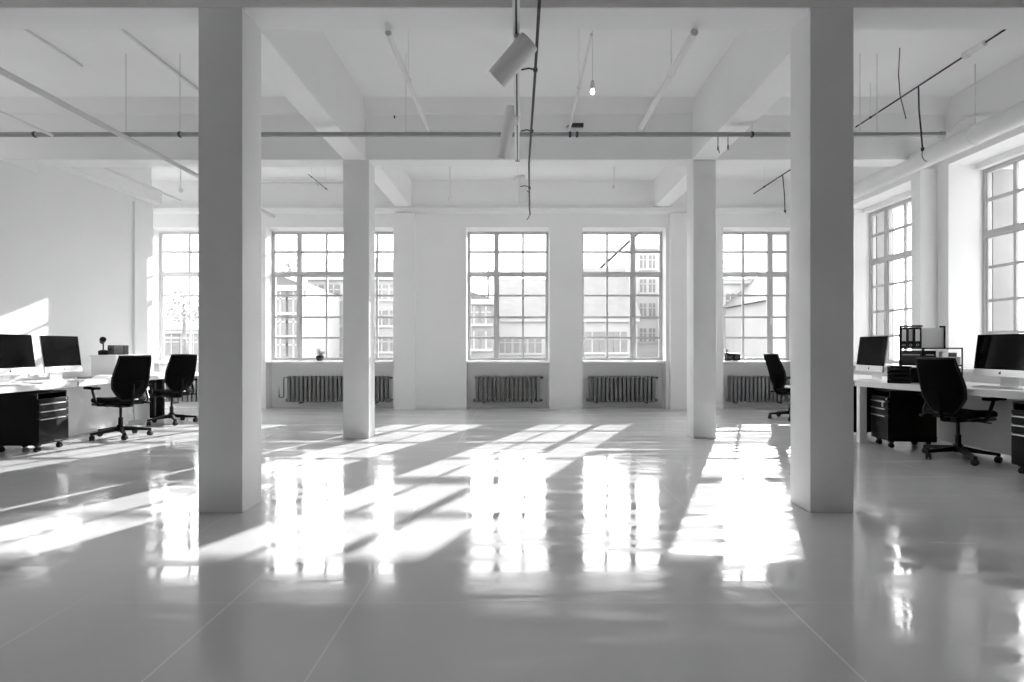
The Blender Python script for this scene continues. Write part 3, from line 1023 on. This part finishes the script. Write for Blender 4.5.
# ------------------------------------------------------------------ under the ceiling: pipes, conduits, wires
YP = 5.40
pz = at(0, 134.5, YP).z
px0, px1 = XL + 0.0, at(943, 133, YP).x
mp_ = empty('sprinkler_pipe', (0, YP, pz), 0, 'long grey pipe hanging across the whole room below the ceiling', 'pipe')
MB().tube([(px0 + 0.002, 0, 0), (px1, 0, 0)], 0.023, 14).build('pipe_run', 'pipedark', mp_)
MB().tube([(px1 - 0.03, 0, 0), (px1 + 0.012, 0, 0)], 0.030, 14).build('end_cap', 'pipedark', mp_)
for xx in (126, 180, 406, 752, 860, 877):
    X = at(xx, 0, YP).x
    MB().tube([(X, 0, 0.02), (X, 0, ZC - pz - 0.001 if not -2.3 < X < -1.7 and not 2.0 < X < 2.5 else 3.38 - pz - 0.001)], 0.003, 6).build('hanger_rod', 'pipe', mp_)
for xx in (35, 180, 577, 570, 752):
    X = at(xx, 0, YP).x
    MB().lathe([(0.028, -0.012), (0.030, -0.008), (0.030, 0.008), (0.028, 0.012)], (X, 0, 0), 14, Matrix.Rotation(math.pi / 2, 4, 'Y')).build('clamp', 'dgrey', mp_)
cw = empty('cross_conduit', (0, YP + 0.032, pz + 0.028), 0, 'thin white conduit running alongside the long grey pipe', 'conduit')
MB().tube([(XL + 0.002, 0.0, 0), (4.40, 0.0, 0), (4.58, 0.0, 0.17), (4.70, 0.0, 0.19), (XR - 0.002, 0.0, 0.19)], 0.012, 10).build('conduit_tube', 'pipelight', cw)


def run(label, x, z, y0, y1, r_, m, clips=(), name='ceiling_conduit', cat='conduit', group='conduits below the ceiling', zmount=None):
    o = empty(name, (x, y0, z), 0, label, cat, group)
    MB().tube([(0, 0, 0), (0, y1 - y0, 0)], r_, 10).build('conduit_tube', m, o)
    for y in clips:
        top = (zmount or ZC) - z - 0.001
        MB().tube([(0, y - y0, 0), (0, y - y0, top)], 0.003, 6).build('hanger_rod', 'pipelight', o)
        MB().lathe([(r_ + 0.004, -0.010), (r_ + 0.006, -0.006), (r_ + 0.006, 0.006), (r_ + 0.004, 0.010)], (0, y - y0, 0), 12, Matrix.Rotation(math.pi / 2, 4, 'X')).build('clamp', m, o)
    return o


run('thick grey conduit slanting past the big column on the computer side', -3.98, 3.23, 2.2, 8.6, 0.026, 'pipe', (7.6,))
run('thin conduit ending at the long pipe, nearest the side wall', -4.72, 3.25, 3.9, 5.36, 0.014, 'pipelight', (4.6,))
run('thin white conduit of the last bay, between thick conduit and side wall', -4.95, 3.25, 6.35, 7.75, 0.014, 'pipelight', (7.0,))
run('white conduit between the near beam and the long pipe, computer side of the spotlights', -0.92, pz + 0.045, 3.73, YP + 0.006, 0.022, 'pipelight', (4.4,))
run('thick white conduit between the near beam and the long pipe, binder side of the spotlights', 1.235, pz + 0.051, 3.73, YP + 0.006, 0.028, 'pipelight', (4.3,))
run('slim white conduit close to the hanging bulb', 0.51, pz + 0.035, 3.73, YP + 0.006, 0.012, 'pipelight', (4.5,))
run('white conduit fixed to the ceiling above the thick slanting one', -3.72, ZC - 0.02, 3.80, 6.30, 0.016, 'pipelight')
run('white conduit fixed to the ceiling nearest the side wall', -4.62, ZC - 0.02, 3.80, 5.60, 0.013, 'pipelight')
run('thin black rod near the ceiling with a pale joint and a cable hanging from it', 3.98, 3.71, 4.30, 6.26, 0.0085, 'cable', (6.0,), 'ceiling_rod', 'rod', 'black rods below the ceiling')
run('short thin black rod near the ceiling over the lone chair', 3.98, 3.71, 7.78, 8.98, 0.009, 'cable', (8.6,), 'ceiling_rod', 'rod', 'black rods below the ceiling')
run('short black rod near the ceiling over the widest window', -3.17, 3.71, 7.97, 8.78, 0.006, 'dgrey', (8.1, 8.7), 'ceiling_rod', 'rod', 'black rods below the ceiling')
jo = empty('ceiling_cable_joint', (3.98, 4.62, 3.71), 0, 'pale sleeve joint on the black ceiling rod', 'joint')
MB().lathe([(0.014, -0.10), (0.026, -0.09), (0.026, 0.07), (0.034, 0.075), (0.034, 0.11), (0.014, 0.115)], n=14, mtx=Matrix.Rotation(-math.pi / 2, 4, 'X')).build('sleeve', 'pipelight', jo)


def wire(label, pts, r_=0.006, m='cable', hook=None, name='hanging_cable', knob=None):
    o = empty(name, pts[0], 0, label, 'cable', 'loose cables below the ceiling')
    p0 = Vector(pts[0])
    MB().tube([Vector(p) - p0 for p in pts], r_, 8).build('cable', m, o)
    if hook:
        MB().tube([Vector(p) - p0 for p in hook], 0.004, 6).build('hook', 'dgrey', o)
        MB().lathe([(0.005, -0.024), (r_ * 1.9, -0.014), (r_ * 2.0, 0.008), (0.005, 0.024)], Vector(pts[-1]) - p0, 12).build('plug', m, o)
    return o


wire('black cable dropping from the ceiling rod to a small hook by the round duct', [(3.98, 5.28, 3.699), at(919, 110, 5.28), at(921, 130, 5.28), at(922.5, 149, 5.28)], 0.0075,
     hook=[at(922.5, 149, 5.28), at(922, 156, 5.28), at(924, 160, 5.28), at(927, 161.5, 5.28)])
wire('thin curved loose wire hanging from the ceiling near the black rod', [(at(899.7, 0, 5.3).x, 5.3, ZC - 0.001), at(898.5, 75, 5.3), at(900, 95, 5.3), at(906, 119, 5.3)], 0.0045, 'dgrey')
wire('black cable hanging straight from the short rod over the lone chair', [(3.98, 8.0, 3.699), at(784.5, 195, 8.0), at(785, 211, 8.0)], 0.008, hook=[at(785, 211, 8.0), at(785.5, 214, 8.0)])
wire('first of two thin wires hanging from the long pipe by the slim column', [(at(718, 0, YP).x, YP, pz - 0.021), at(718, 148, YP)], 0.004, 'dgrey', hook=[at(718, 148, YP), at(719.5, 153, YP)])
wire('second of two thin wires hanging by the slim column, nearer the big column', [(at(728, 0, YP).x, YP, pz - 0.021), at(728, 147, YP)], 0.004, 'dgrey', hook=[at(728, 147, YP), at(728.4, 150, YP)])

# round duct along the window side
dc = empty('round_duct', (4.82, 2.0, 3.35), 0, 'thick round white duct along the wall above the side windows', 'duct')
MB().tube([(0, 0, 0), (0, 6.90, 0)], 0.105, 28).build('duct_tube', 'pipelight', dc)
for y in (1.5, 3.6, 5.7):
    MB().lathe([(0.105, -0.02), (0.112, -0.016), (0.112, 0.016), (0.105, 0.02)], (0, y, 0), 28, Matrix.Rotation(math.pi / 2, 4, 'X')).build('joint_band', 'pipelight', dc)
    MB().tube([(0, y, 0.1), (0, y, ZC - 3.35 - 0.001)], 0.004, 6).build('hanger_rod', 'pipelight', dc)
rc = empty('wall_conduit', (0, 9.40, 4.02), 0, 'thin conduit along the top of the window wall over the widest window', 'conduit')
MB().tube([(-5.4, 0, 0), (-2.25, 0, 0)], 0.009, 8).build('conduit_tube', 'pipe', rc)
for X in (-5.0, -3.6, -2.4):
    MB().box(X - 0.01, X + 0.01, -0.018, 0.12, -0.013, 0.013, 0.002, 1).build('clip', 'pipe', rc)

# ---- spotlight track
TX, TZ = -0.018, 3.21
tr_ = empty('light_track', (TX, 3.0, TZ), 0, 'white ceiling track running away from the camera with spotlights on it', 'light track')
k = MB()
k.box(-0.023, -0.007, 0, 2.98, 0, 0.034, 0.001, 1)
k.box(0.007, 0.023, 0, 2.98, 0, 0.034, 0.001, 1)
k.box(-0.023, 0.023, 0, 2.98, 0.026, 0.035, 0.001, 1)
k.build('rail', 'white', tr_)
MB().box(-0.0055, 0.0055, 0.0, 2.98, 0.008, 0.02).build('contact_strip', 'dgrey', tr_)
MB().box(-0.025, 0.025, 2.975, 3.0, -0.002, 0.037, 0.002, 1).build('end_cap', 'dgrey', tr_)
for y in (0.62, 2.55):
    MB().tube([(0, y, 0.034), (0, y, (ZB if y < 0.8 else ZC) - TZ - 0.001)], 0.005, 6).build('hanger_rod', 'dgrey', tr_)


def spot(y, aim, roll, ln, rad, label, drop=0.13, hang=False, tz=None):
    """aim: direction the front opening looks"""
    tz = tz or TZ
    o = empty('track_spotlight', (TX, y, tz), 0, label, 'spotlight', 'white track spotlights')
    a = Vector(aim).normalized()
    q = Vector((0, 0, 1)).rotation_difference(a).to_matrix().to_4x4()
    c = Vector((roll, 0.0, -drop))
    if hang:
        MB().tube([(0, 0, 0), (0, 0, ZC - tz - 0.001)], 0.004, 6).build('hanger_rod', 'pipelight', o)
        MB().tube([(0.0, 0, -0.02), (0.06, 0, -0.06), (0.15, 0, -0.16)], 0.005, 6).build('tie_wire', 'cable', o)
    MB().box(-0.017, 0.017, -0.045, 0.045, -0.02, 0.0, 0.003).build('track_adapter', 'white', o)
    st = MB()
    st.tube([(0, 0, -0.018), (0, 0, -0.018 - (drop - 0.018) * 0.3), (c.x * 0.6, 0, -0.018 - (drop - 0.018) * 0.6), (c.x, 0, -drop)], 0.010, 8)
    st.build('stem', 'white', o)
    L_ = ln / 2
    MB().lathe([(rad * 0.55, -L_ * 1.0), (rad * 0.92, -L_ * 0.96), (rad, -L_ * 0.86), (rad, L_), (rad * 0.93, L_), (rad * 0.90, L_ * 0.6), (rad * 0.3, L_ * 0.5)], c, 26, q).build('lamp_head', 'white', o)
    MB().lathe([(rad * 0.6, L_ * 0.52), (rad * 0.86, L_ * 0.6), (rad * 0.86, L_ * 0.62), (rad * 0.3, L_ * 0.6)], c, 20, q).build('lens', 'mgrey', o)
    return o


spot(3.60, (-0.66, 0.30, -0.60), -0.02, 0.33, 0.075, 'big white cylinder spotlight nearest the camera, tipped towards the computer side', 0.15)
spot(4.86, (-0.20, 0.18, -0.93), -0.092, 0.46, 0.052, 'grey-shaded long spotlight hanging almost straight down in front of the long pipe')
spot(7.30, (0.10, 0.55, -0.85), 0.05, 0.36, 0.075, 'smallest looking white spotlight, hung beyond the end of the track on the black cable', 0.11, True, 3.40)
bc = empty('black_cable_run', (0.125, 2.9, TZ + 0.018), 0, 'straight black cable strung beside the white spotlight track', 'cable')
MB().tube([(0, 0, 0), (0.0, 1.2, 0), (-0.01, 3.2, -0.005), (0.03, 5.0, -0.03), (0.05, 5.45, -0.03)], 0.011, 8).build('cable', 'cable', bc)
for y in (1.15, 2.30, 4.1):
    MB().tube([(-0.108, y, 0.0), (-0.05, y, 0.012), (0.0, y, 0)], 0.006, 6).build('tie_wire', 'cable', bc)
    MB().lathe([(0.012, -0.02), (0.018, -0.012), (0.018, 0.012), (0.012, 0.02)], (0 if y < 4 else 0.013, y, 0 if y < 4 else -0.016), 12, Matrix.Rotation(math.pi / 2, 4, 'X')).build('clamp', 'cable', bc)
MB().tube([(0.05, 5.42, -0.03), (0.03, 5.5, -0.06), (0.0, 5.52, -0.10)], 0.006, 6).build('cable_tail', 'cable', bc)
MB().box(-0.02, 0.02, 4.60, 4.72, -0.09, 0.02, 0.004).build('cable_box', 'dgrey', bc) if False else None

# lit bulb on a cord
bp_ = at(592.5, 92, 5.0)
pb = empty('pendant_bulb', (bp_.x, 5.0, bp_.z), 0, 'single lit bulb hanging on a thin cord', 'bulb')
MB().tube([(0, 0, 0.10), (0, 0, ZC - bp_.z - 0.001)], 0.0025, 6).build('cord', 'pipe', pb)
MB().lathe([(0.012, 0.02), (0.02, 0.03), (0.02, 0.085), (0.008, 0.11)], n=14).build('socket', 'pipe', pb)
MB().lathe([(0.006, -0.022), (0.017, -0.014), (0.020, 0.0), (0.017, 0.014), (0.012, 0.03)], n=16).build('bulb', 'bulb', pb)

for x, y0, y1, D, lb in ((180.6, 170, 192, 7.9, 'thin white drop tube below the ceiling beside the thick slanting conduit'),
                         (614, 170, 188, 8.3, 'white drop tube with a small cup over the middle windows'),
                         (450, 178, 200, 8.6, 'thin white drop tube over the window with the wide mullion')):
    p = at(x, y1, D)
    o = empty('ceiling_drop_tube', (p.x, D, p.z), 0, lb, 'drop tube', 'white drop tubes from the far ceiling')
    MB().tube([(0, 0, 0.05), (0, 0, ZC - p.z - 0.001)], 0.010, 8).build('tube', 'pipelight', o)
    MB().lathe([(0.028, 0.0), (0.034, 0.01), (0.03, 0.05), (0.012, 0.07)], n=14).build('cup', 'pipelight', o)
jb = empty('junction_box', (at(577, 126, Y2).x, Y2 - 0.0, at(577, 126, Y2).z), 0, 'small dark junction box on the cross beam above the long pipe', 'junction box')
MB().box(-0.075, 0.075, -0.045, -0.001, -0.02, 0.02, 0.004).build('box_body', 'dgrey', jb)
MB().tube([(-0.075, -0.02, 0), (-0.12, -0.02, -0.01), (-0.13, -0.02, -0.03)], 0.006, 6).build('lead', 'dgrey', jb)
ho = empty('beam_hook', (at(395, 117, Y2).x, Y2, at(395, 117, Y2).z), 0, 'tiny black hook screwed into the cross beam', 'hook')
MB().tube([(0, -0.001, 0), (0, -0.03, 0), (0, -0.045, -0.012), (0, -0.035, -0.026), (0, -0.022, -0.02)], 0.008, 8).build('hook_wire', 'cable', ho)

# ------------------------------------------------------------------ outside
GZ = -3.6
tag(MB().box(-90, 90, 10.2, 120, GZ - 0.3, GZ).build('street_ground', 'extgnd'), 'street level outside the windows', 'ground', kind='structure')
tag(MB().box(-8.5, 7, 9.0, 10.3, GZ - 0.2, -0.26).build('exterior_plinth', 'fac_b'), 'storey of this building below the window wall', 'wall', kind='structure')


def building(x0, x1, Y, ytop, depth, label, facm, roof=None, yridge=None, rows=(), cols=(), wsz=(1.0, 1.5), roofm='rooft', cornice=True, group='buildings across the street'):
    """x0, x1, ytop, yridge in photograph pixels at distance Y; windows at rows (px y) and cols (px x)"""
    a, b_ = at(x0, ytop, Y), at(x1, ytop, Y)
    zt = a.z
    r = empty('neighbour_building', ((a.x + b_.x) / 2, Y, GZ), 0, label, 'building', group)
    hw = (b_.x - a.x) / 2
    h = zt - GZ
    MB().box(-hw, hw, 0, depth, 0, h).build('facade', facm, r, smooth=False)
    if cornice:
        MB().box(-hw - 0.12, hw + 0.12, -0.2, 0.0, h - 0.25, h + 0.02, 0.03, 1).build('cornice', 'fac_c', r)
    if roof:
        zr = at(0, yridge, Y + (depth / 2 if roof == 'hip' else 0)).z - GZ
        k_ = MB()
        if roof == 'hip':
            k_.prism([(-hw - 0.2, -0.3, h + 0.02), (-hw - 0.2, depth / 2, zr), (-hw - 0.2, depth + 0.3, h + 0.02)], (2 * hw + 0.4, 0, 0))
        elif roof == 'gable':
            k_.prism([(-hw - 0.2, -0.2, h + 0.02), (0, -0.2, zr), (hw + 0.2, -0.2, h + 0.02)], (0, depth + 0.4, 0))
        elif roof == 'shedr':
            k_.prism([(-hw, -0.1, h + 0.02), (-hw, -0.1, zr), (hw, -0.1, h + 0.03)], (0, depth, 0))
        elif roof == 'shedl':
            k_.prism([(-hw, -0.1, h + 0.03), (hw, -0.1, zr), (hw, -0.1, h + 0.02)], (0, depth, 0))
        k_.build('roof', roofm, r, smooth=False)
    first = None
    for yy in rows:
        for xx in cols:
            p = at(xx, yy, Y)
            if first is None:
                first = MB().box(-wsz[0] / 2, wsz[0] / 2, -0.05, 0.0, -wsz[1] / 2, wsz[1] / 2).build('window', 'extwin', r, smooth=False)
                cw_ = MB()
                cw_.box(-wsz[0] / 2 - 0.08, wsz[0] / 2 + 0.08, -0.12, -0.0, -wsz[1] / 2 - 0.12, -wsz[1] / 2)
                cw_.box(-0.03, 0.03, -0.07, -0.05, -wsz[1] / 2, wsz[1] / 2)
                cw_.box(-wsz[0] / 2, wsz[0] / 2, -0.07, -0.05, wsz[1] * 0.12, wsz[1] * 0.12 + 0.06)
                cw_.build('window_surround', 'fac_c', first, smooth=False)
                wn = first
            else:
                wn = copy_tree(first, r)
            wn.location = (p.x - r.location.x, 0, p.z - GZ)
    return r


YO = 30.0
building(120, 262, 34, 330, 9, 'house seen in the recess window under a wide pitched roof', 'fac_a', 'hip', 312, (345,), (150, 172, 194, 216, 238), (1.0, 1.4))
building(266, 306, 24, 286, 4.5, 'narrow pale house at the edge of the widest window', 'fac_c', 'shedr', 270, (302, 325, 348), (281, 294), (0.7, 0.95))
building(307, 402, 29, 276, 9, 'long pale block of flats filling most of the widest window', 'fac_a', 'hip', 258, (292, 318, 344), (318, 334, 350, 366, 382, 396), (0.62, 0.8))
building(440, 494, 27, 300, 5.5, 'grey house with a sloping roof edge beside the wide mullion', 'fac_b', 'shedr', 281, (315, 340), (474, 486), (0.5, 0.9))
building(495, 570, 33, 318, 9, 'low house with a long pitched roof beside the grey house', 'fac_c', 'hip', 279, (345,), (505, 520, 535, 552), (0.8, 1.0))
building(585, 637, 31, 318, 9, 'low house with a steep slate roof below the crane arm', 'fac_a', 'hip', 268, (342,), (592, 606, 620), (0.8, 1.2))
building(630, 712, 36, 246, 9, 'tall pale block with rows of small windows behind the slate roof', 'fac_c', None, None, (262, 286, 310, 335), (643, 652, 662, 674), (0.42, 0.9))
building(690, 770, 31, 280, 4.6, 'stone block with tall windows in the view behind the lone chair', 'fac_c', 'hip', 270, (304, 338), (730, 743, 756), (0.48, 1.2))
building(771, 850, 25, 300, 5.5, 'gabled house at the far edge of the view behind the lone chair', 'fac_a', 'gable', 262, (330,), (780, 796, 815), (0.7, 1.3))
# unseen tower block added to keep the low sun out of the side windows
tw = empty('added_sun_block', (9.70, 17.0, GZ), 0, 'added unseen tower blocking the low sun from the side windows', 'building', 'buildings across the street')
MB().box(-1.0, 1.0, 0, 1.2, 0, 13.2).build('tower_wall', 'fac_a', tw, smooth=False)
MB().box(-1.06, 1.06, -0.06, 1.26, 13.2, 13.45, 0.03, 1).build('parapet', 'fac_c', tw)
for z in (3.2, 6.4, 9.6):
    for x in (-0.55, 0.45):
        MB().box(x - 0.3, x + 0.3, -0.05, 0.0, z, z + 1.3).build('window', 'extwin', tw, smooth=False)
# crane arm
ca = empty('crane', (at(566, 300, 60).x, 60, GZ), 0, 'thin crane with a slanting arm above the slate roof', 'crane')
mx_ = at(566, 300, 60)
k = MB()
for dx, dy in ((-.5, -.5), (.5, -.5), (.5, .5), (-.5, .5)):
    k.tube([(dx, dy, 0), (dx, dy, mx_.z - GZ)], 0.09, 6)
for i in range(7):
    z = i * (mx_.z - GZ) / 7
    k.tube([(-.5, -.5, z), (.5, -.5, z + 1.2)], 0.06, 5)
k.build('mast', 'dgrey', ca)
e0, e1 = at(566, 300, 60) - Vector(ca.location), at(648, 224, 60) - Vector(ca.location)
k = MB()
k.tube([e0, e1], 0.17, 8)
k.tube([e0 + Vector((0, 0, 0.3)), e0.lerp(e1, 0.3) + Vector((0, 0, 0.9)), e1 + Vector((0, 0, 0.2))], 0.04, 6)
k.build('arm', 'dgrey', ca)


def tree(px, py, Y, rad, label):
    p = at(px, py, Y)
    r = empty('tree', (p.x, Y, GZ), 0, label, 'tree', 'trees outside the windows')
    MB().tube([(0, 0, 0), (0.05, 0, (p.z - GZ) * 0.5), (0, 0, p.z - GZ)], 0.18, 8, 0.06).build('trunk', 'bark', r)
    k_ = MB()
    for i in range(420):
        v = Vector((random.gauss(0, 1), random.gauss(0, 1), random.gauss(0, 1))).normalized() * rad * random.random() ** 0.35
        v.z *= 1.1
        c_ = Vector((0, 0, p.z - GZ)) + v
        q = Vector((random.gauss(0, 1), random.gauss(0, 1), random.gauss(0, 1))).normalized()
        s_ = q.orthogonal().normalized() * rad * 0.11
        t_ = q.cross(s_).normalized() * rad * 0.07
        k_.bm.faces.new([k_.bm.verts.new(c_ + d_) for d_ in (s_, t_, -s_, -t_)])
    k_.build('crown', 'leaf', r, smooth=False)


tree(488, 270, 36, 0.62, 'round clipped treetop rising behind the grey house')
tree(289, 264, 30, 0.7, 'sparse treetop above the narrow pale house')
tree(184, 304, 26, 0.9, 'small treetop in front of the roof in the recess window')
tree(726, 266, 40, 0.9, 'treetop above the stone block behind the lone chair')

# ------------------------------------------------------------------ light, sky, camera
EXPO, SKY, SUN = 0.60, 6.0, 10.0
W = bpy.data.worlds.new('sky')
SC.world = W
W.use_nodes = True
nt = W.node_tree
bg = nt.nodes['Background']
tc = nt.nodes.new('ShaderNodeTexCoord')
nz = nt.nodes.new('ShaderNodeTexNoise')
nz.inputs['Scale'].default_value = 2.0
nz.inputs['Detail'].default_value = 5
rg = nt.nodes.new('ShaderNodeMapRange')
rg.inputs['To Min'].default_value = 0.85
rg.inputs['To Max'].default_value = 1.15
nt.links.new(tc.outputs['Generated'], nz.inputs['Vector'])
nt.links.new(nz.outputs['Fac'], rg.inputs['Value'])
dp = nt.nodes.new('ShaderNodeVectorMath')
dp.operation = 'DOT_PRODUCT'
dp.inputs[1].default_value = Vector((0.425, 1.0, 0.455)).normalized()
nt.links.new(tc.outputs['Generated'], dp.inputs[0])
sg = nt.nodes.new('ShaderNodeMapRange')
sg.inputs['From Min'].default_value = 0.2
sg.inputs['From Max'].default_value = 0.95
sg.inputs['To Min'].default_value = 0.42
sg.inputs['To Max'].default_value = 1.15
nt.links.new(dp.outputs['Value'], sg.inputs['Value'])
mu_ = nt.nodes.new('ShaderNodeMath')
mu_.operation = 'MULTIPLY'
nt.links.new(sg.outputs['Result'], mu_.inputs[0])
nt.links.new(rg.outputs['Result'], mu_.inputs[1])
nt.links.new(mu_.outputs[0], bg.inputs['Color'])
bg.inputs['Strength'].default_value = SKY

sl = bpy.data.lights.new('sun', 'SUN')
sl.energy = SUN
sl.angle = math.radians(0.6)
so = bpy.data.objects.new('sun', sl)
COL.objects.link(so)
so.rotation_euler = Vector((-0.44, -1.0, -0.455)).to_track_quat('-Z', 'Y').to_euler()
so.location = (20, 50, 25)

cam = bpy.data.cameras.new('camera')
cam.sensor_width = 36
cam.lens = F / 1024 * 36
cam.shift_x = -(U - 512) / 1024
cam.shift_y = (V - 341) / 1024
cam.clip_start = 0.05
cam.clip_end = 400
co = bpy.data.objects.new('camera', cam)
COL.objects.link(co)
co.location = (0, 0, H)
co.rotation_euler = (math.pi / 2, 0, 0)
SC.camera = co

vs = SC.view_settings
vs.view_transform = 'Standard'
vs.look = 'None'
vs.gamma = 1.0
vs.use_curve_mapping = False
vs.exposure = EXPO
cy = SC.cycles
cy.use_denoising = True
cy.max_bounces = 14
cy.diffuse_bounces = 8
cy.glossy_bounces = 6
cy.transparent_max_bounces = 12
cy.sample_clamp_indirect = 8.0
cy.caustics_reflective = True
